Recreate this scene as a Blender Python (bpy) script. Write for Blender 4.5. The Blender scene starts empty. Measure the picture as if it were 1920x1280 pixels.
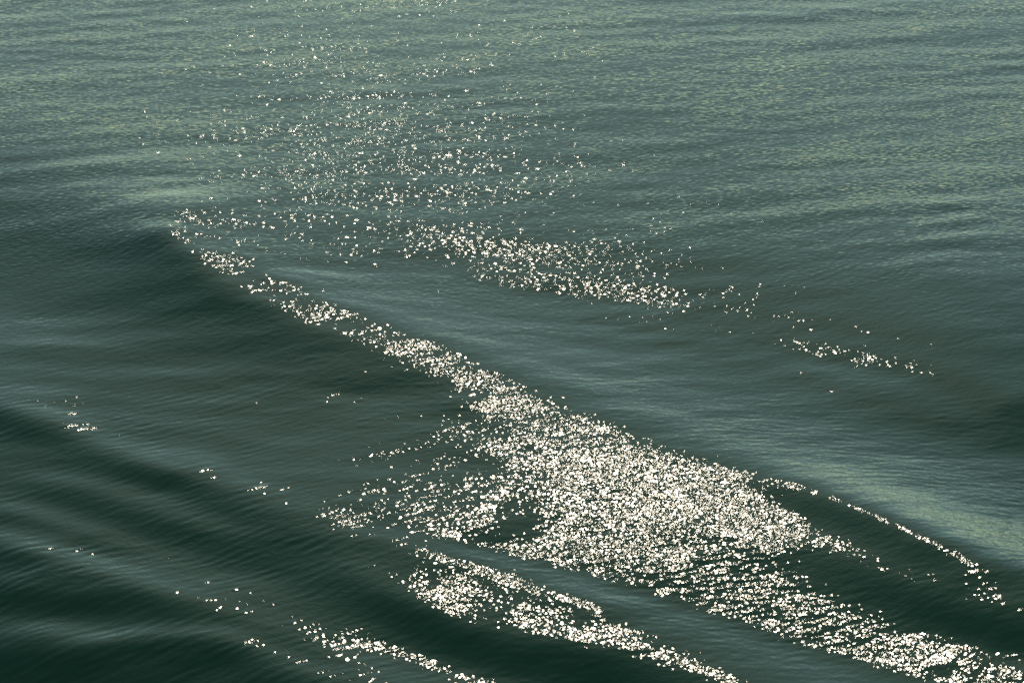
import bpy, math
import numpy as np

# ------------------------------------------------------------------ camera
sc = bpy.context.scene
CAM_H, PITCH, LENS = 7.0, math.radians(19.0), 100.0
cam_data = bpy.data.cameras.new('camera')
cam_data.lens, cam_data.sensor_width = LENS, 36.0
cam_data.clip_start, cam_data.clip_end = 0.1, 20000.0
cam = bpy.data.objects.new('camera', cam_data)
cam.location = (0, 0, CAM_H)
cam.rotation_euler = (math.pi / 2 - PITCH, 0, 0)
sc.collection.objects.link(cam)
sc.camera = cam

# ------------------------------------------------------------------ sky and sun
SUN_EL, SUN_AZ = math.radians(28.0), math.radians(-2.4)      # azimuth from +Y, to the left
world = bpy.data.worlds.new('World')
sc.world = world
world.use_nodes = True
wn = world.node_tree
bg = wn.nodes['Background']
sky = wn.nodes.new('ShaderNodeTexSky')
sky.sky_type, sky.sun_disc = 'NISHITA', False
sky.sun_elevation, sky.sun_rotation = SUN_EL, SUN_AZ
sky.altitude, sky.air_density, sky.dust_density, sky.ozone_density = 0, 0.5, 0.11, 1.0
tint = wn.nodes.new('ShaderNodeMix')                       # the whole sky a shade greener than clear air
tint.data_type, tint.blend_type = 'RGBA', 'MULTIPLY'
tint.inputs[0].default_value = 1.0
tint.inputs[7].default_value = (1.06, 1.17, 0.79, 1)
wn.links.new(sky.outputs[0], tint.inputs[6])
wn.links.new(tint.outputs[2], bg.inputs[0])
bg.inputs[1].default_value = 0.15
sun_data = bpy.data.lights.new('sun', 'SUN')
sun_data.energy, sun_data.angle, sun_data.color = 2.0, math.radians(0.53), (1.0, 0.88, 0.7)
sun = bpy.data.objects.new('sun', sun_data)
sun.rotation_euler = (math.pi / 2 - SUN_EL, 0, math.pi - SUN_AZ)
sun.location = (0, 0, 60)
sc.collection.objects.link(sun)

vs = sc.view_settings
vs.view_transform, vs.look, vs.exposure, vs.gamma = 'Standard', 'None', -0.68, 1.0
sc.cycles.use_denoising = False
sc.cycles.use_adaptive_sampling = False
sc.cycles.filter_width = 2.1
sc.cycles.sample_clamp_direct = 27

# ------------------------------------------------------------------ wake waves
# Heights (tenths of a mm) of the boat's wake and the swell, surveyed on a fan of points that
# opens from a point behind the camera: u = x / (y + FAN), one row per distance y.
FAN = CAM_H * math.tan(PITCH)
NROW, NCOL = 84, 61
U0, DU = -0.2127416795098463, 0.0070913893169948766
DEP0, DDEP = -0.1335, 0.0033750000000000004       # rows step evenly in the tangent measured from the view axis
H_DMM = '''
787 787 788 788 788 787 786 784 781 778 773 769 763 757 750 742 734 725 716 707 697 687 678 668 658 649 640 631 623 615 608 601 595 589 583 578 574 570 567 563 561 558 556 555 553 552 551 551 550 550 550 549 549 549 549 548 548 548 548 547 547
783 783 784 784 784 783 782 780 777 773 769 764 759 752 746 738 730 722 713 703 694 685 675 666 657 648 639 631 624 616 609 603 597 591 586 582 577 574 570 567 564 562 560 558 557 555 555 554 553 553 552 552 552 551 551 551 550 550 550 550 550
798 798 799 799 799 799 798 796 793 790 786 781 775 769 762 754 746 737 727 717 706 695 684 673 662 652 641 631 622 613 604 596 588 581 575 569 565 560 556 553 550 547 545 544 543 542 542 541 541 541 541 541 541 541 541 541 541 541 541 541 541
873 872 876 879 882 885 887 887 885 881 877 870 863 854 843 831 817 802 785 767 749 731 712 693 674 654 638 621 606 591 578 565 554 544 536 529 523 519 515 513 510 509 508 508 508 509 511 515 519 522 524 526 527 527 527 527 526 525 524 524 524
901 899 907 914 923 935 943 947 946 943 939 933 924 913 899 882 861 840 817 795 773 750 724 695 670 647 626 607 588 571 555 541 528 517 508 505 506 503 500 497 495 493 493 493 494 495 496 498 499 501 502 503 503 504 506 509 508 508 508 508 508
885 884 889 891 893 894 899 904 909 910 907 902 894 884 870 850 830 815 802 786 768 747 723 698 677 659 638 619 601 585 570 557 545 534 524 516 508 503 499 498 497 496 495 495 495 495 495 495 494 493 493 493 493 494 494 494 494 495 496 496 496
871 869 875 879 882 885 886 886 887 885 881 875 866 856 844 838 832 819 803 786 768 750 733 722 703 684 664 645 627 610 595 581 568 556 544 531 516 507 501 495 492 489 488 489 492 493 495 496 497 497 498 498 499 498 497 495 495 494 494 494 494
864 862 869 873 878 882 887 890 892 892 889 885 878 869 861 851 840 828 814 799 784 768 752 734 714 694 674 654 635 617 601 586 572 559 548 537 528 519 511 503 497 493 490 488 487 488 490 494 496 498 499 500 500 500 500 500 499 498 498 497 498
861 859 867 873 878 884 890 895 898 899 898 895 891 883 874 863 852 840 826 812 798 783 769 751 730 709 685 661 640 621 603 587 573 561 549 539 530 523 516 511 507 503 500 497 493 491 491 492 499 504 505 506 506 506 505 504 503 502 502 502 502
859 857 866 872 879 886 896 904 909 912 912 912 909 899 887 877 866 853 839 824 807 791 773 756 740 720 696 672 651 632 615 600 587 575 564 555 547 540 535 530 525 522 519 517 515 513 511 508 505 503 503 503 504 507 508 508 507 507 506 506 506
856 854 862 867 871 875 875 876 879 880 880 879 878 883 880 871 860 847 833 818 802 786 770 753 737 721 708 693 674 655 637 621 606 593 581 571 563 556 550 546 542 539 537 535 533 532 530 528 521 516 514 513 512 511 512 512 513 513 514 514 514
863 861 870 876 882 889 895 901 905 907 909 909 909 906 904 896 883 868 851 833 814 794 775 755 736 718 701 686 670 651 631 613 598 584 573 564 557 551 547 545 543 542 542 542 542 542 542 542 542 541 540 538 536 533 531 530 530 531 531 531 531
873 870 881 888 894 901 909 915 920 923 925 925 923 920 914 907 899 886 867 847 825 803 780 758 735 714 694 674 656 639 620 603 589 576 566 559 553 549 547 546 546 548 549 551 554 556 558 559 560 561 561 561 560 560 559 557 556 556 555 555 555
882 878 891 899 907 916 925 932 938 942 944 943 940 936 929 920 908 895 880 860 836 811 786 758 731 706 682 660 640 621 604 583 569 557 549 543 539 538 539 541 544 548 553 558 563 568 572 576 579 582 583 584 585 584 583 582 581 580 580 579 580
886 882 898 908 919 930 946 959 967 971 973 972 968 962 952 940 926 908 887 865 844 818 790 755 726 698 673 651 631 614 599 584 571 561 554 549 546 546 548 551 555 560 565 571 578 583 589 594 598 601 604 606 607 607 606 605 605 604 604 604 604
884 880 898 907 916 923 925 928 933 936 937 936 932 925 916 905 891 874 855 834 811 787 764 747 723 696 670 647 626 609 596 591 580 570 562 558 556 557 559 563 568 574 581 588 595 602 608 613 618 621 624 626 627 628 629 629 628 628 628 627 627
882 876 901 916 931 945 958 969 977 981 982 978 973 965 954 940 922 900 875 847 817 787 756 724 695 668 639 613 590 571 556 544 537 530 526 525 527 532 539 548 558 569 580 592 603 614 624 633 640 646 650 653 655 656 655 654 653 653 653 653 653
867 858 892 911 929 944 960 974 986 995 1002 1007 1006 1000 988 971 947 919 888 853 816 778 740 704 669 636 607 578 554 535 520 509 502 499 498 500 505 514 525 538 552 567 583 599 614 629 642 654 664 672 677 682 684 684 683 681 681 681 682 682 682
836 825 871 898 924 947 969 988 1001 1013 1021 1026 1025 1020 1009 993 973 943 906 862 816 770 723 678 635 595 557 523 497 477 463 453 449 449 447 454 466 481 499 518 539 561 583 605 626 645 663 679 692 701 708 713 716 718 717 718 717 717 717 716 717
784 769 829 864 898 927 962 995 1025 1050 1065 1072 1076 1074 1064 1045 1017 979 932 875 815 758 703 652 605 564 528 501 479 462 449 442 438 438 445 455 467 482 500 520 542 565 590 614 638 661 683 703 720 733 739 746 752 756 759 758 757 757 756 756 756
711 692 768 812 854 889 916 941 962 982 1001 1015 1017 1011 998 977 948 913 872 831 784 732 679 627 578 534 500 475 452 433 420 410 409 415 430 445 462 481 502 525 549 575 602 628 653 675 696 715 732 748 767 780 787 792 798 800 800 800 800 800 800
618 594 690 747 802 849 892 934 975 1009 1039 1063 1079 1084 1077 1057 1025 978 923 861 793 721 649 580 518 466 426 394 370 354 346 344 348 358 371 387 409 435 465 497 531 566 602 639 676 713 746 775 799 818 833 845 852 855 856 855 853 852 852 851 851
501 472 589 660 730 789 849 906 961 1017 1066 1110 1144 1164 1166 1147 1106 1049 977 894 804 709 616 531 456 386 335 300 280 269 265 263 268 280 301 329 360 395 435 477 524 571 617 664 710 754 793 827 853 875 892 904 910 912 911 909 909 909 909 908 909
362 329 466 552 639 715 787 859 938 1018 1099 1171 1236 1277 1294 1281 1232 1156 1057 941 815 696 597 510 439 387 347 317 298 284 280 284 293 305 322 343 370 403 441 484 530 580 630 684 740 797 850 898 940 971 993 1006 1010 1007 995 985 980 976 974 972 973
204 165 321 420 523 616 703 789 872 958 1042 1126 1200 1254 1274 1251 1192 1099 992 882 780 682 580 487 408 343 293 260 243 240 247 262 282 304 329 357 389 425 465 509 557 609 667 723 782 837 889 935 974 1006 1030 1045 1053 1053 1051 1047 1043 1040 1038 1036 1037
30 -13 159 270 388 494 597 700 812 926 1048 1165 1266 1341 1370 1353 1296 1198 1068 928 781 637 506 394 304 238 195 174 171 184 201 220 241 265 291 325 365 408 453 502 556 616 684 754 820 880 936 987 1030 1065 1090 1106 1114 1116 1117 1115 1109 1107 1104 1102 1103
-153 -196 -16 105 235 357 477 595 725 875 1051 1245 1414 1537 1598 1575 1480 1337 1151 945 759 607 475 366 276 200 152 127 120 125 140 157 177 204 238 274 313 361 417 473 535 604 679 759 842 926 1002 1065 1113 1153 1183 1201 1208 1205 1195 1187 1181 1177 1175 1172 1172
-338 -380 -200 -75 63 196 331 469 616 785 975 1218 1525 1792 1893 1844 1657 1380 1130 932 763 611 486 383 304 251 218 191 180 197 213 226 240 258 283 312 346 384 427 477 534 600 677 763 856 951 1041 1121 1183 1232 1268 1291 1300 1295 1282 1270 1261 1255 1250 1246 1247
-515 -552 -383 -263 -126 8 141 283 436 623 852 1104 1406 1731 1893 1772 1514 1293 1096 908 735 586 458 348 256 187 144 131 141 145 160 160 200 252 296 336 373 409 448 496 554 621 699 783 871 960 1047 1130 1208 1268 1312 1340 1355 1358 1356 1348 1338 1332 1326 1321 1323
-671 -704 -554 -443 -315 -183 -47 101 270 464 705 1033 1370 1592 1770 1608 1474 1289 1077 873 695 536 399 280 178 98 48 53 94 121 140 156 162 189 228 272 328 376 415 459 525 597 680 773 877 984 1088 1180 1260 1321 1363 1391 1406 1415 1422 1418 1411 1406 1401 1396 1397
-800 -827 -701 -606 -495 -379 -258 -130 18 224 516 854 1263 1914 2074 1612 1457 1233 1037 846 666 504 360 233 120 17 -79 -151 -180 -164 -99 8 107 152 198 240 292 348 406 466 530 599 683 780 886 996 1108 1217 1317 1400 1457 1493 1511 1515 1509 1499 1489 1482 1476 1470 1472
-899 -920 -818 -740 -646 -543 -432 -315 -191 -49 159 521 957 1402 1795 1585 1375 1282 1091 874 657 465 315 186 66 -45 -152 -228 -259 -240 -231 -216 -168 -99 -12 93 194 284 366 460 545 617 701 796 899 1008 1119 1227 1329 1424 1507 1568 1604 1610 1596 1579 1566 1556 1549 1542 1543
-967 -982 -906 -847 -776 -697 -606 -503 -364 -188 -6 182 553 936 1510 1701 1496 1365 1082 852 651 468 291 149 35 -84 -205 -287 -329 -307 -281 -238 -204 -160 -136 -90 -1 95 203 310 423 537 645 752 869 1004 1133 1250 1352 1439 1510 1569 1612 1640 1646 1638 1627 1619 1612 1605 1607
-1006 -1017 -961 -918 -866 -805 -721 -608 -488 -360 -179 121 374 713 1011 1455 1353 1225 1178 953 736 539 359 187 35 -61 -141 -266 -379 -457 -465 -422 -368 -298 -181 -99 -39 31 119 218 329 464 602 736 868 999 1139 1278 1398 1500 1581 1636 1666 1679 1689 1688 1679 1672 1666 1660 1661
-1020 -1029 -987 -960 -929 -896 -850 -785 -665 -489 -283 -84 190 503 859 1109 1252 1109 1056 1051 827 623 440 280 137 -21 -130 -210 -322 -426 -517 -572 -578 -561 -507 -341 -176 -49 56 171 287 414 551 689 829 968 1112 1263 1415 1538 1624 1689 1728 1744 1747 1739 1728 1721 1715 1708 1710
-1016 -1023 -987 -966 -946 -928 -895 -836 -752 -658 -550 -374 -158 33 352 616 983 1080 926 919 926 711 526 363 218 96 -58 -188 -278 -370 -457 -533 -585 -563 -516 -499 -425 -273 -114 16 161 291 439 604 749 910 1068 1217 1366 1526 1667 1747 1782 1798 1795 1783 1771 1763 1756 1749 1751
-1003 -1010 -971 -952 -936 -932 -932 -942 -922 -868 -748 -601 -423 -116 151 402 652 862 944 756 773 819 635 475 328 177 68 -77 -224 -328 -412 -479 -534 -578 -547 -473 -417 -340 -161 -81 31 219 348 465 616 833 1019 1187 1335 1466 1595 1733 1808 1828 1831 1817 1804 1795 1788 1781 1783
-989 -999 -949 -923 -901 -891 -878 -845 -812 -768 -700 -612 -509 -394 -227 -58 90 361 622 810 650 654 712 618 458 312 145 28 -101 -249 -360 -445 -488 -516 -550 -522 -434 -361 -293 -184 -75 33 234 432 595 754 946 1140 1309 1456 1580 1682 1798 1841 1846 1838 1825 1815 1808 1800 1802
-985 -997 -933 -897 -866 -852 -854 -872 -854 -880 -877 -815 -699 -551 -403 -238 -86 53 244 452 621 539 531 620 591 441 301 127 -5 -123 -262 -369 -449 -479 -490 -520 -490 -386 -302 -247 -116 15 90 255 495 715 875 1057 1260 1428 1560 1663 1745 1834 1848 1838 1828 1819 1811 1805 1806
-994 -1010 -929 -882 -835 -799 -759 -712 -671 -691 -700 -693 -668 -608 -510 -387 -250 -97 64 219 361 507 474 433 519 546 426 289 112 -37 -137 -254 -356 -433 -458 -459 -478 -440 -342 -249 -199 -92 80 239 343 516 778 1010 1182 1383 1543 1642 1711 1767 1816 1815 1809 1804 1798 1793 1794
-1020 -1038 -943 -891 -845 -818 -812 -823 -836 -848 -835 -804 -773 -744 -703 -641 -576 -448 -256 -80 69 215 358 440 373 428 490 399 269 103 -50 -143 -236 -328 -396 -420 -417 -428 -388 -296 -203 -159 -108 56 323 467 601 834 1097 1304 1489 1635 1700 1729 1753 1773 1773 1774 1772 1770 1770
-1055 -1077 -962 -900 -850 -828 -835 -878 -918 -951 -989 -1008 -1003 -973 -916 -813 -681 -588 -488 -354 -196 -69 19 142 324 303 353 429 364 254 108 -52 -133 -202 -287 -356 -373 -369 -372 -331 -247 -165 -107 -90 74 378 607 736 891 1193 1430 1572 1698 1729 1743 1749 1746 1746 1744 1743 1743
-1105 -1132 -989 -910 -844 -813 -818 -808 -843 -870 -887 -889 -876 -849 -814 -781 -754 -700 -594 -483 -379 -222 -91 18 94 240 246 287 381 337 244 129 -27 -113 -169 -243 -308 -322 -313 -311 -269 -199 -117 19 90 152 362 712 920 1025 1285 1482 1626 1731 1735 1728 1721 1718 1716 1714 1714
-1176 -1208 -1035 -930 -837 -786 -792 -844 -956 -991 -1013 -1029 -1036 -1027 -996 -934 -863 -838 -794 -665 -538 -425 -277 -180 -90 9 195 210 270 339 316 244 148 4 -84 -122 -189 -258 -262 -249 -243 -199 -133 -33 152 245 314 458 749 1041 1193 1378 1512 1616 1681 1688 1685 1683 1681 1679 1680
-1277 -1313 -1112 -976 -841 -747 -706 -735 -797 -884 -999 -1073 -1058 -1054 -1041 -1029 -988 -928 -832 -731 -658 -643 -624 -518 -399 -230 -56 130 164 269 317 308 253 181 60 -38 -72 -126 -197 -198 -180 -163 -113 -42 78 285 399 481 552 819 1165 1344 1467 1541 1601 1630 1634 1638 1639 1638 1639
-1410 -1446 -1238 -1072 -885 -725 -621 -667 -814 -960 -1084 -1136 -1102 -1078 -1035 -985 -932 -901 -911 -878 -791 -662 -625 -594 -504 -388 -214 -29 71 152 272 312 312 279 214 111 13 -16 -63 -132 -132 -105 -73 -14 59 191 404 535 640 716 905 1266 1414 1516 1574 1592 1592 1595 1595 1595 1595
-1557 -1587 -1408 -1267 -1079 -819 -587 -554 -661 -841 -999 -1081 -1046 -1081 -1098 -1100 -1089 -1049 -978 -891 -843 -784 -731 -665 -568 -446 -309 -82 98 35 170 280 308 333 319 264 170 63 34 4 -54 -56 -26 20 91 160 291 493 622 736 822 1044 1367 1479 1536 1549 1548 1548 1546 1544 1544
-1674 -1697 -1548 -1448 -1343 -1251 -1073 -675 -657 -769 -1000 -1126 -1064 -1052 -1036 -1033 -1048 -1058 -1056 -1024 -937 -827 -718 -622 -525 -451 -357 -256 -101 46 13 153 277 349 384 379 317 227 128 100 81 40 39 60 105 185 245 359 546 678 800 894 1189 1437 1529 1508 1499 1488 1481 1475 1476
-1757 -1778 -1636 -1542 -1440 -1348 -1242 -1101 -957 -830 -901 -1059 -1100 -1151 -1138 -1100 -1068 -1041 -1045 -1031 -991 -924 -827 -729 -615 -490 -382 -288 -225 -41 49 49 219 359 422 448 436 373 290 209 185 168 149 148 160 190 259 310 397 569 709 850 963 1367 1459 1406 1397 1382 1373 1367 1368
-1829 -1849 -1708 -1615 -1518 -1434 -1341 -1253 -1214 -1093 -918 -936 -1010 -1111 -1116 -1140 -1160 -1122 -1047 -995 -949 -888 -815 -736 -652 -569 -467 -358 -284 -219 -9 51 87 254 382 482 494 477 434 363 305 285 265 255 255 255 274 322 358 413 571 719 862 992 1117 1177 1197 1202 1204 1205 1205
-1898 -1918 -1774 -1681 -1586 -1509 -1445 -1388 -1338 -1276 -1101 -890 -872 -975 -987 -1012 -1098 -1140 -1093 -1041 -963 -891 -818 -741 -657 -575 -487 -384 -266 -176 -157 18 72 134 255 418 514 519 538 522 456 419 396 376 366 361 344 338 362 386 412 538 684 801 881 935 967 987 999 1010 1007
-1968 -1988 -1838 -1745 -1652 -1582 -1528 -1501 -1494 -1444 -1334 -1180 -895 -815 -904 -908 -971 -1138 -1055 -1014 -983 -928 -876 -822 -750 -669 -587 -496 -376 -227 -182 -138 19 133 248 338 495 606 609 637 636 576 544 515 493 480 460 424 400 413 430 434 493 594 655 711 750 777 796 812 808
-2041 -2062 -1901 -1805 -1715 -1653 -1592 -1484 -1389 -1381 -1407 -1394 -1350 -1069 -762 -884 -895 -1033 -1009 -980 -922 -865 -796 -755 -724 -684 -627 -564 -483 -371 -210 -196 -94 28 118 272 392 547 681 712 754 764 711 675 638 610 597 557 513 477 478 483 461 456 508 555 588 614 631 647 643
-2119 -2141 -1962 -1859 -1770 -1723 -1733 -1705 -1598 -1426 -1324 -1354 -1411 -1464 -1383 -950 -908 -876 -943 -976 -935 -867 -817 -739 -677 -630 -585 -524 -460 -388 -291 -269 -186 -69 42 156 306 451 601 774 847 900 906 870 820 761 719 709 658 608 554 539 537 509 501 507 515 523 529 534 533
-2209 -2233 -2027 -1902 -1788 -1722 -1704 -1747 -1811 -1736 -1553 -1396 -1383 -1404 -1419 -1360 -1065 -955 -907 -899 -930 -855 -807 -771 -729 -683 -633 -563 -480 -394 -304 -304 -258 -171 -56 71 199 364 507 669 887 1003 1070 1069 1035 973 892 827 808 750 690 622 584 576 544 519 502 490 482 473 475
-2322 -2347 -2118 -1976 -1838 -1731 -1601 -1607 -1706 -1809 -1786 -1679 -1485 -1420 -1415 -1399 -1311 -1045 -944 -888 -890 -857 -769 -731 -712 -679 -635 -575 -505 -432 -396 -369 -319 -248 -154 -28 112 251 437 567 741 1005 1188 1256 1248 1193 1109 1015 937 896 832 758 685 628 596 560 523 495 473 449 455
-2449 -2475 -2221 -2070 -1940 -1870 -1904 -1792 -1682 -1703 -1838 -1854 -1813 -1622 -1437 -1412 -1414 -1280 -1033 -919 -830 -805 -880 -812 -737 -699 -657 -597 -522 -423 -427 -433 -393 -307 -213 -117 21 168 317 513 643 825 1150 1399 1444 1432 1352 1230 1120 1037 969 896 815 743 680 624 568 524 490 452 461
-2599 -2625 -2335 -2143 -1962 -1847 -1801 -1869 -1927 -1836 -1759 -1862 -1924 -1898 -1777 -1505 -1422 -1380 -1251 -1041 -915 -851 -805 -886 -797 -709 -669 -632 -582 -527 -521 -518 -494 -397 -290 -182 -73 76 241 395 601 732 949 1312 1602 1627 1592 1490 1345 1207 1120 1030 951 857 773 695 626 570 526 475 488
-2780 -2803 -2502 -2284 -2042 -1820 -1666 -1707 -1773 -1928 -1967 -1854 -1874 -1969 -1956 -1881 -1643 -1494 -1391 -1247 -1032 -898 -829 -815 -828 -777 -720 -663 -550 -547 -588 -633 -574 -470 -385 -268 -137 -3 117 302 482 694 818 1087 1526 1805 1798 1730 1606 1450 1284 1185 1087 990 884 784 704 638 585 522 537
-2966 -2986 -2682 -2475 -2262 -2074 -1892 -1632 -1664 -1759 -1914 -2057 -2041 -1989 -2017 -1998 -1909 -1734 -1566 -1423 -1275 -1030 -895 -766 -684 -675 -713 -758 -747 -710 -665 -702 -665 -561 -465 -356 -244 -80 85 268 384 587 801 924 1233 1806 1989 1958 1855 1701 1540 1366 1240 1134 1000 895 808 735 674 599 617
-3154 -3169 -2857 -2637 -2413 -2234 -2096 -1939 -1659 -1694 -1755 -1858 -1969 -1990 -1993 -2022 -2004 -1924 -1768 -1587 -1404 -1194 -991 -934 -779 -660 -604 -646 -815 -902 -835 -745 -669 -629 -540 -440 -317 -197 -75 147 364 495 667 899 1024 1470 2062 2149 2094 1968 1788 1620 1439 1273 1162 1053 956 873 802 714 736
-3348 -3359 -3048 -2815 -2559 -2326 -2128 -2007 -1880 -1759 -1681 -1708 -1787 -1887 -1941 -1967 -1980 -1969 -1906 -1783 -1540 -1302 -1070 -1021 -909 -755 -659 -612 -632 -742 -854 -853 -810 -693 -612 -499 -400 -266 -128 -9 217 464 628 806 1010 1268 1757 2275 2287 2207 2063 1874 1690 1523 1369 1251 1151 1063 983 880 905
-3537 -3543 -3248 -3036 -2793 -2524 -2251 -2063 -1975 -1928 -1868 -1744 -1687 -1750 -1853 -1921 -1937 -1934 -1908 -1869 -1700 -1436 -1176 -1005 -949 -838 -771 -671 -664 -650 -665 -758 -842 -821 -728 -590 -446 -343 -210 -19 99 282 548 719 1028 1239 1510 2038 2455 2407 2306 2156 1971 1775 1634 1510 1393 1289 1199 1087 1115
-3709 -3711 -3417 -3216 -3023 -2871 -2733 -2499 -2242 -2092 -1989 -1970 -1861 -1732 -1758 -1832 -1921 -1927 -1909 -1882 -1783 -1593 -1334 -1065 -966 -906 -875 -798 -776 -654 -599 -613 -676 -765 -809 -746 -601 -438 -301 -219 -43 142 345 587 868 1198 1417 1754 2332 2593 2528 2405 2238 2074 1913 1770 1654 1549 1451 1327 1358
-3882 -3881 -3572 -3353 -3136 -2966 -2840 -2747 -2668 -2607 -2527 -2324 -2174 -1963 -1805 -1793 -1809 -1932 -1921 -1896 -1836 -1720 -1545 -1282 -967 -928 -903 -869 -859 -772 -629 -529 -538 -592 -684 -770 -734 -597 -428 -265 -145 23 215 430 697 1057 1366 1611 2006 2581 2704 2628 2501 2334 2183 2052 1929 1814 1713 1591 1621
-4069 -4064 -3749 -3503 -3250 -3029 -2843 -2711 -2629 -2614 -2592 -2527 -2387 -2264 -2053 -1964 -1882 -1832 -1893 -1895 -1868 -1805 -1702 -1582 -1314 -960 -966 -946 -908 -823 -745 -624 -471 -438 -506 -611 -720 -702 -574 -414 -229 -90 89 297 536 840 1262 1543 1830 2270 2755 2797 2711 2586 2441 2315 2202 2095 1991 1862 1893
-4265 -4257 -3956 -3697 -3399 -3117 -2885 -2696 -2506 -2515 -2517 -2463 -2359 -2225 -2161 -2048 -2039 -2003 -1895 -1888 -1881 -1847 -1790 -1721 -1656 -1342 -965 -985 -962 -870 -766 -710 -596 -442 -361 -449 -546 -648 -644 -526 -370 -172 -13 169 392 654 1004 1462 1725 2066 2507 2892 2877 2794 2684 2575 2465 2355 2253 2135 2164
-4447 -4436 -4176 -3946 -3671 -3330 -3019 -2763 -2584 -2456 -2342 -2263 -2198 -2112 -2033 -1956 -1927 -1961 -2025 -1892 -1876 -1869 -1843 -1816 -1775 -1676 -1352 -1030 -978 -923 -802 -729 -637 -558 -357 -363 -444 -498 -579 -599 -477 -312 -100 73 260 494 777 1189 1657 1923 2292 2699 2989 2953 2884 2795 2705 2610 2511 2394 2422
-4599 -4587 -4369 -4178 -3944 -3681 -3417 -3167 -2895 -2703 -2590 -2570 -2570 -2501 -2358 -2213 -2025 -1888 -1947 -2014 -1879 -1864 -1887 -1886 -1889 -1876 -1747 -1432 -1083 -964 -869 -787 -715 -608 -452 -367 -376 -404 -441 -493 -526 -415 -243 -14 171 364 604 898 1379 1842 2129 2496 2857 3054 3034 2975 2905 2819 2731 2630 2655
-4720 -4707 -4527 -4376 -4192 -3967 -3730 -3482 -3266 -3103 -2996 -2909 -2836 -2768 -2648 -2502 -2453 -2166 -1955 -1932 -1990 -1852 -1842 -1888 -1932 -1965 -1959 -1836 -1536 -1152 -957 -841 -735 -659 -580 -440 -356 -335 -338 -368 -408 -436 -334 -158 74 280 476 727 1021 1590 2017 2337 2651 2950 3085 3074 3046 2989 2919 2831 2852
-4808 -4794 -4639 -4522 -4405 -4289 -4085 -3854 -3639 -3456 -3303 -3178 -3096 -3002 -2931 -2835 -2713 -2472 -2118 -1934 -1892 -1932 -1814 -1792 -1873 -1952 -1981 -1962 -1867 -1600 -1240 -1052 -849 -671 -577 -491 -385 -301 -266 -258 -284 -325 -340 -243 -48 184 397 601 858 1164 1816 2171 2540 2770 2973 3082 3106 3092 3053 2991 3007
-4879 -4865 -4716 -4603 -4480 -4356 -4220 -4077 -3929 -3796 -3684 -3574 -3442 -3310 -3148 -2985 -2820 -2603 -2296 -2018 -1871 -1814 -1831 -1723 -1755 -1867 -1947 -1970 -1931 -1823 -1617 -1452 -1203 -940 -678 -503 -406 -300 -221 -182 -171 -191 -236 -240 -142 66 307 521 741 990 1307 2026 2333 2694 2882 3041 3118 3150 3146 3111 3119
-4943 -4929 -4786 -4675 -4555 -4432 -4298 -4155 -4014 -3884 -3769 -3669 -3579 -3494 -3401 -3289 -3142 -2919 -2595 -2256 -1967 -1827 -1744 -1686 -1649 -1781 -1867 -1926 -1937 -1888 -1810 -1695 -1529 -1348 -1017 -673 -455 -314 -207 -122 -85 -76 -93 -136 -127 -26 183 439 660 890 1126 1453 2181 2476 2777 2968 3092 3168 3203 3200 3200
-5012 -4995 -4850 -4736 -4617 -4496 -4370 -4239 -4109 -3984 -3868 -3762 -3662 -3561 -3455 -3336 -3196 -3025 -2819 -2567 -2228 -1942 -1779 -1671 -1603 -1702 -1794 -1871 -1919 -1931 -1913 -1880 -1776 -1613 -1440 -999 -657 -404 -219 -98 -16 14 20 11 -20 1 100 313 576 808 1050 1259 1626 2299 2600 2843 3018 3144 3223 3256 3248
-5060 -5046 -4924 -4829 -4702 -4577 -4447 -4315 -4182 -4058 -3945 -3840 -3742 -3647 -3546 -3433 -3296 -3128 -2919 -2676 -2410 -2125 -1865 -1701 -1620 -1662 -1746 -1836 -1908 -1954 -1977 -1979 -1958 -1887 -1737 -1331 -927 -600 -328 -123 26 88 111 123 124 121 159 254 464 726 963 1240 1401 1755 2316 2641 2880 3064 3197 3276 3256
-5047 -5032 -4904 -4805 -4701 -4597 -4488 -4378 -4271 -4155 -4034 -3926 -3825 -3729 -3629 -3517 -3387 -3233 -3047 -2827 -2580 -2321 -2080 -1883 -1759 -1728 -1762 -1822 -1888 -1943 -1979 -1988 -1961 -1888 -1752 -1548 -1179 -786 -492 -235 -10 125 182 219 240 247 264 313 411 619 896 1121 1424 1552 1886 2322 2638 2907 3108 3248 3213
-5050 -5035 -4909 -4810 -4701 -4591 -4477 -4361 -4246 -4138 -4038 -3947 -3863 -3784 -3707 -3631 -3525 -3379 -3198 -2978 -2729 -2487 -2253 -2051 -1900 -1820 -1805 -1834 -1883 -1936 -1979 -1999 -1987 -1929 -1808 -1602 -1320 -972 -606 -325 -100 93 218 292 336 363 377 412 478 584 777 1095 1294 1626 1747 2028 2382 2698 2962 3165 3115
-5050 -5034 -4908 -4809 -4701 -4592 -4480 -4365 -4252 -4141 -4037 -3941 -3853 -3770 -3687 -3599 -3502 -3394 -3269 -3127 -2969 -2693 -2437 -2200 -2030 -1919 -1866 -1862 -1890 -1933 -1975 -2003 -2002 -1959 -1861 -1693 -1449 -1143 -805 -467 -163 82 249 351 415 455 481 514 569 660 777 1007 1237 1505 1845 1942 2210 2515 2805 3054 2993
-5050 -5034 -4908 -4809 -4701 -4592 -4479 -4364 -4250 -4140 -4037 -3942 -3855 -3773 -3692 -3606 -3507 -3390 -3250 -3087 -2909 -2743 -2573 -2426 -2207 -2048 -1949 -1907 -1908 -1935 -1971 -2002 -2013 -1991 -1917 -1773 -1556 -1284 -969 -639 -320 -36 202 374 479 541 576 606 648 718 828 987 1194 1417 1708 1913 2154 2413 2683 2952 2886
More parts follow.
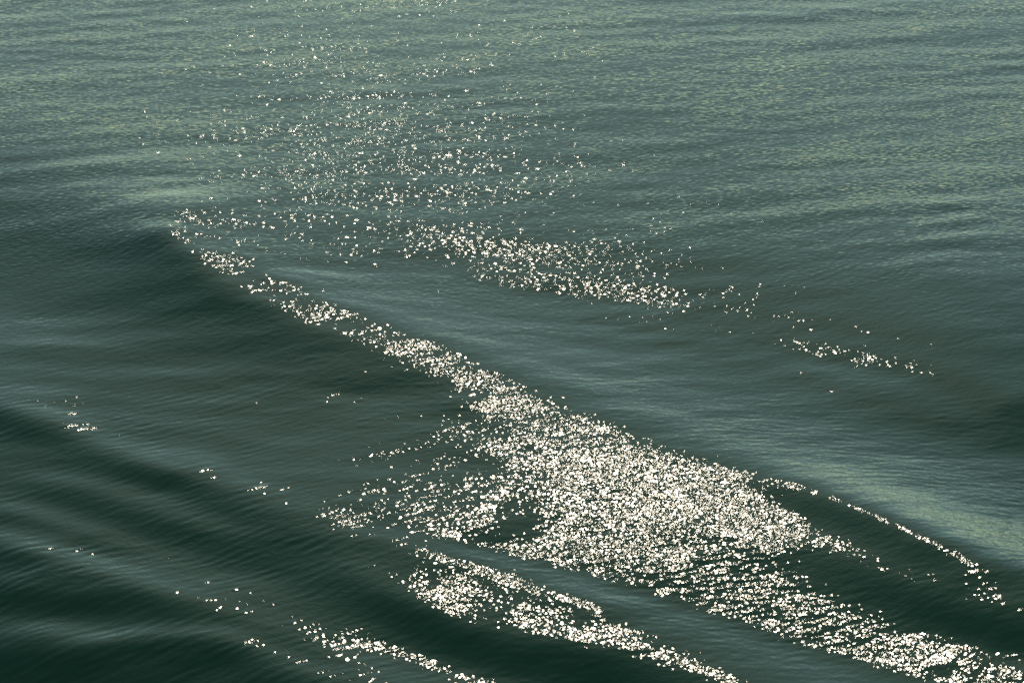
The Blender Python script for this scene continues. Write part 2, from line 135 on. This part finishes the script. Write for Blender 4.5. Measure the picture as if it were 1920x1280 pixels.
-5050 -5033 -4907 -4808 -4701 -4592 -4479 -4364 -4250 -4140 -4037 -3942 -3854 -3772 -3691 -3604 -3506 -3391 -3255 -3097 -2921 -2731 -2539 -2357 -2214 -2097 -2007 -1952 -1931 -1939 -1966 -1996 -2013 -2002 -1949 -1855 -1702 -1441 -1121 -788 -465 -161 105 316 470 576 646 697 746 807 893 1017 1179 1382 1621 1852 2093 2346 2605 2877 2810
-5050 -5033 -4907 -4808 -4701 -4591 -4479 -4364 -4250 -4140 -4037 -3942 -3854 -3772 -3691 -3605 -3506 -3391 -3253 -3095 -2919 -2734 -2548 -2372 -2213 -2084 -1992 -1940 -1925 -1938 -1967 -1998 -2013 -1999 -1941 -1831 -1675 -1489 -1298 -991 -620 -282 4 250 446 592 695 770 833 898 977 1083 1219 1385 1581 1796 2043 2292 2546 2820 2753
-5050 -5033 -4907 -4808 -4700 -4591 -4479 -4364 -4250 -4140 -4037 -3942 -3854 -3772 -3691 -3605 -3506 -3391 -3254 -3095 -2919 -2733 -2546 -2369 -2213 -2087 -1996 -1943 -1926 -1938 -1967 -1997 -2013 -1999 -1943 -1837 -1680 -1478 -1240 -999 -772 -480 -116 177 404 584 722 825 907 981 1060 1155 1274 1420 1595 1792 2011 2250 2499 2773 2706
-5050 -5033 -4907 -4808 -4700 -4591 -4478 -4364 -4250 -4140 -4037 -3942 -3854 -3772 -3691 -3604 -3506 -3390 -3253 -3095 -2919 -2733 -2546 -2370 -2213 -2086 -1995 -1942 -1926 -1938 -1967 -1997 -2013 -1999 -1943 -1836 -1680 -1482 -1252 -997 -726 -464 -225 28 335 561 732 862 964 1051 1134 1225 1333 1464 1620 1801 2005 2228 2465 2735 2669
-5050 -5032 -4907 -4808 -4700 -4591 -4478 -4364 -4250 -4140 -4037 -3942 -3854 -3772 -3691 -3604 -3506 -3390 -3253 -3095 -2919 -2733 -2546 -2370 -2213 -2086 -1995 -1942 -1926 -1938 -1967 -1997 -2013 -1999 -1943 -1836 -1680 -1481 -1250 -999 -736 -466 -197 57 285 500 716 885 1018 1127 1222 1316 1419 1537 1677 1838 2022 2227 2447 2703 2640
'''
wake = np.array([int(v) for v in H_DMM.split()], float).reshape(NROW, NCOL) / 10000.0

def row_coord(y):
    t = (y * math.sin(PITCH) - CAM_H * math.cos(PITCH)) / (y * math.cos(PITCH) + CAM_H * math.sin(PITCH))
    return (-t - DEP0) / DDEP

def bspline(f):
    return (1 - f) ** 3 / 6, (3 * f ** 3 - 6 * f ** 2 + 4) / 6, (-3 * f ** 3 + 3 * f ** 2 + 3 * f + 1) / 6, f ** 3 / 6

def wake_height(u, y):
    """u: columns x rows array, y: rows array (both 2-D, same shape)"""
    fi, fj = (u - U0) / DU, row_coord(np.maximum(y, 1.0))
    ci, cj = np.clip(fi, 1, NCOL - 2.001), np.clip(fj, 1, NROW - 2.001)
    i, j = np.floor(ci).astype(int), np.floor(cj).astype(int)
    bx, by = bspline(ci - i), bspline(cj - j)
    h = np.zeros_like(u)
    for a in range(4):
        for b in range(4):
            h += wake[j - 1 + a, i - 1 + b] * by[a] * bx[b]
    # past the survey's edge the waves run on and die away gently
    out = np.hypot(np.maximum(np.maximum(-fi, fi - NCOL + 1), 0) * 0.8, np.maximum(np.maximum(-fj, fj - NROW + 1), 0) * 0.4)
    return h * np.exp(-(out / 10.0) ** 2)

# ------------------------------------------------------------------ the sea's sheet
def spread(a, b, n):
    return list(np.linspace(a, b, n))
t_top, t_bot = math.tan(math.radians(7.9)), -math.tan(math.radians(7.9))
t_mid = -0.012
ts = np.concatenate([np.linspace(t_bot, t_mid, 540)[:-1], np.linspace(t_mid, t_top, 390)])      # finer where the water is near
ys_dense = CAM_H * (math.cos(PITCH) + ts * math.sin(PITCH)) / (math.sin(PITCH) - ts * math.cos(PITCH))
step0, step1 = ys_dense[1] - ys_dense[0], ys_dense[-1] - ys_dense[-2]
near, s = [], step0
y = ys_dense[0]
while y > -60:
    s *= 1.12
    y -= s
    near.append(y)
far, s, y = [], step1, ys_dense[-1]
while y < 9000:
    s *= 1.03
    y += s
    far.append(y)
ys = np.array(near[::-1] + list(ys_dense) + far)
u_dense = np.linspace(-0.212, 0.212, 1050)
side, s, u = [], u_dense[1] - u_dense[0], 0.212
while u < 9:
    s *= 1.06
    u += s
    side.append(u)
us = np.array([-v for v in side[::-1]] + list(u_dense) + side)
width = np.maximum(ys + FAN, 9.0)
U, Y = np.meshgrid(us, ys)
X = U * width[:, None]
UF = X / np.maximum(Y + FAN, 4.0)
Z = wake_height(UF, Y)

# local mesh spacing: a wave is only drawn where the sheet can carry it
sp_y = np.gradient(ys)[:, None] * np.ones_like(U)
sp_x = np.gradient(us)[None, :] * width[:, None]

rng = np.random.default_rng(7)
X32, Y32 = X.astype(np.float32), Y.astype(np.float32)

def smooth(a, b, v):
    t = np.clip((v - a) / (b - a), 0, 1)
    return t * t * (3 - 2 * t)

def patches(scale, n, seed):
    """slowly varying field, about -1..1"""
    r = np.random.default_rng(seed)
    f = np.zeros_like(X32)
    for _ in range(n):
        k = 2 * math.pi / (scale * r.uniform(0.6, 1.8))
        a = r.uniform(0, math.pi * 2)
        f += np.sin(np.float32(k * math.cos(a)) * X32 + np.float32(k * math.sin(a)) * Y32 + np.float32(r.uniform(0, 6.28)))
    return f / math.sqrt(n / 2) * 0.7

def add_waves(n, lam0, lam1, crest_deg, fan_deg, slope, weight, sharpen=0.0):
    """a train of n sine waves; slope = rms slope of the whole train"""
    global Z
    per = slope * math.sqrt(2.0 / n)
    acc = np.zeros_like(X32)
    for _ in range(n):
        lam = math.exp(rng.uniform(math.log(lam0), math.log(lam1)))
        phi = math.radians(rng.normal(crest_deg, fan_deg))
        kx, ky = -math.sin(phi), math.cos(phi)
        k = 2 * math.pi / lam
        need = np.maximum(sp_y * abs(ky), sp_x * abs(kx))
        rows = np.where((need.min(axis=1) < lam / 2.5))[0]
        if len(rows) == 0:
            continue
        a, b = rows[0], rows[-1] + 1
        carry = smooth(2.5, 4.5, lam / need[a:b]).astype(np.float32)
        ph = np.float32(k * kx) * X32[a:b] + np.float32(k * ky) * Y32[a:b] + np.float32(rng.uniform(0, 6.283))
        acc[a:b] += np.float32(per / k) * np.sin(ph) * carry
    Z = Z + acc * weight

# where the ripples lie askew (left, and the open water to the right) and where they lie square
askew = smooth(0.0, -0.10, UF + 0.010 * (Y - 18)) 
askew = np.maximum(askew, smooth(19, 23, Y) * smooth(0.0, 0.1, UF))
calm = np.clip(1.0 + 0.45 * patches(1.6, 12, 3), 0.25, 1.9)
# open-water swell, crests square to the view, a little askew
add_waves(44, 0.5, 1.5, 14, 8, 0.011, (0.22 + 0.78 * smooth(19, 24, Y)) * (1 + 0.3 * patches(6, 10, 4)))
add_waves(40, 0.2, 0.7, 10, 24, 0.012, 1.0 + 0.35 * patches(3, 10, 5))
# wind ripples
add_waves(90, 0.055, 0.12, 33, 9, 0.031, askew * calm)
add_waves(90, 0.055, 0.13, -4, 19, 0.022, (1 - 0.85 * askew) * calm)
add_waves(60, 0.06, 0.20, 10, 45, 0.012, calm)

nr, nc = U.shape
co = np.stack([X, Y, Z], -1).astype(np.float32).reshape(-1, 3)
i = (np.arange(nr - 1)[:, None] * nc + np.arange(nc - 1)[None, :]).ravel()
quads = np.stack([i, i + 1, i + nc + 1, i + nc], -1).astype(np.int32)
me = bpy.data.meshes.new('sea')
me.vertices.add(len(co))
me.vertices.foreach_set('co', co.ravel())
me.loops.add(quads.size)
me.loops.foreach_set('vertex_index', quads.ravel())
me.polygons.add(len(quads))
me.polygons.foreach_set('loop_start', np.arange(0, quads.size, 4, dtype=np.int32))
me.polygons.foreach_set('use_smooth', np.ones(len(quads), bool))
me.update(calc_edges=True)
sea = bpy.data.objects.new('sea', me)
sc.collection.objects.link(sea)
sea['kind'] = 'structure'
sea['label'] = 'dark green rippled sea with diagonal wake waves and sun glitter'

# ------------------------------------------------------------------ water material
m = bpy.data.materials.new('sea_water')
m.use_nodes = True
nt = m.node_tree
N, L = nt.nodes, nt.links
N.remove(N['Principled BSDF'])
body = N.new('ShaderNodeBsdfDiffuse')          # green light scattered back out of the water
body.inputs['Color'].default_value = (0.019, 0.085, 0.043, 1)
gloss = N.new('ShaderNodeBsdfGlossy')
gloss.distribution = 'BECKMANN'
gloss.inputs['Color'].default_value = (1, 1, 1, 1)
gloss.inputs['Roughness'].default_value = 0.056
sheen = N.new('ShaderNodeBsdfGlossy')           # the finest capillaries, too small to tell apart
sheen.distribution = 'BECKMANN'
sheen.inputs['Color'].default_value = (1, 1, 1, 1)
sheen.inputs['Roughness'].default_value = 0.17
spec = N.new('ShaderNodeMixShader')
spec.inputs[0].default_value = 0.001
fres = N.new('ShaderNodeFresnel')
fres.inputs['IOR'].default_value = 1.333
mix = N.new('ShaderNodeMixShader')
L = nt.links
L.new(fres.outputs[0], mix.inputs[0])
L.new(body.outputs[0], mix.inputs[1])
L.new(gloss.outputs[0], spec.inputs[1])
L.new(sheen.outputs[0], spec.inputs[2])
L.new(spec.outputs[0], mix.inputs[2])
L.new(mix.outputs[0], N['Material Output'].inputs['Surface'])
tc = N.new('ShaderNodeTexCoord')

def ripple(angle, stretch, scale, detail, rough, off):
    mp = N.new('ShaderNodeMapping')
    mp.vector_type = 'TEXTURE'
    mp.inputs['Rotation'].default_value = (0, 0, math.radians(angle))
    mp.inputs['Scale'].default_value = (stretch, 1, 1)
    mp.inputs['Location'].default_value = off
    L.new(tc.outputs['Object'], mp.inputs['Vector'])
    t = N.new('ShaderNodeTexNoise')
    t.noise_dimensions = '3D'
    t.inputs['Scale'].default_value = scale
    t.inputs['Detail'].default_value = detail
    t.inputs['Roughness'].default_value = rough
    L.new(mp.outputs['Vector'], t.inputs['Vector'])
    return t.outputs['Fac']

def mathn(op, a, b):
    n = N.new('ShaderNodeMath')
    n.operation = op
    for k, v in enumerate((a, b)):
        if isinstance(v, (int, float)):
            n.inputs[k].default_value = v
        else:
            L.new(v, n.inputs[k])
    return n.outputs[0]

f1 = ripple(22, 3.2, 19, 1.0, 0.5, (3.1, 1.7, 0))
f2 = ripple(-20, 1.3, 50, 0.0, 0.5, (11.3, 5.2, 2))
# the open water farther out lies in more wind than the water sheltered by the wake
sep = N.new('ShaderNodeSeparateXYZ')
L.new(tc.outputs['Object'], sep.inputs[0])
wind = N.new('ShaderNodeMapRange')
wind.interpolation_type = 'SMOOTHSTEP'
wind.inputs['From Min'].default_value, wind.inputs['From Max'].default_value = 18.5, 24.5
L.new(sep.outputs['Y'], wind.inputs['Value'])
tot = mathn('ADD', mathn('MULTIPLY', f1, 0.0021), mathn('MULTIPLY', f2, 0.00155))
tot = mathn('MULTIPLY', tot, mathn('SUBTRACT', 1.0, mathn('MULTIPLY', wind.outputs[0], 0.5)))
f3 = ripple(8, 1.4, 28, 0.0, 0.5, (7.7, 2.9, 4))
tot = mathn('ADD', tot, mathn('MULTIPLY', mathn('MULTIPLY', f3, 0.0058), wind.outputs[0]))
gust = N.new('ShaderNodeMapRange')              # slicks and gusts
gust.inputs['From Min'].default_value, gust.inputs['From Max'].default_value = 0.3, 0.7
gust.inputs['To Min'].default_value, gust.inputs['To Max'].default_value = 0.72, 1.28
L.new(ripple(30, 2.5, 1.3, 2.0, 0.5, (2, 9, 5)), gust.inputs['Value'])
tot = mathn('MULTIPLY', tot, gust.outputs[0])
bp = N.new('ShaderNodeBump')
bp.inputs['Strength'].default_value = 1.0
bp.inputs['Distance'].default_value = 1.0
L.new(tot, bp.inputs['Height'])
for n in (gloss, sheen, fres):
    L.new(bp.outputs['Normal'], n.inputs['Normal'])
me.materials.append(m)
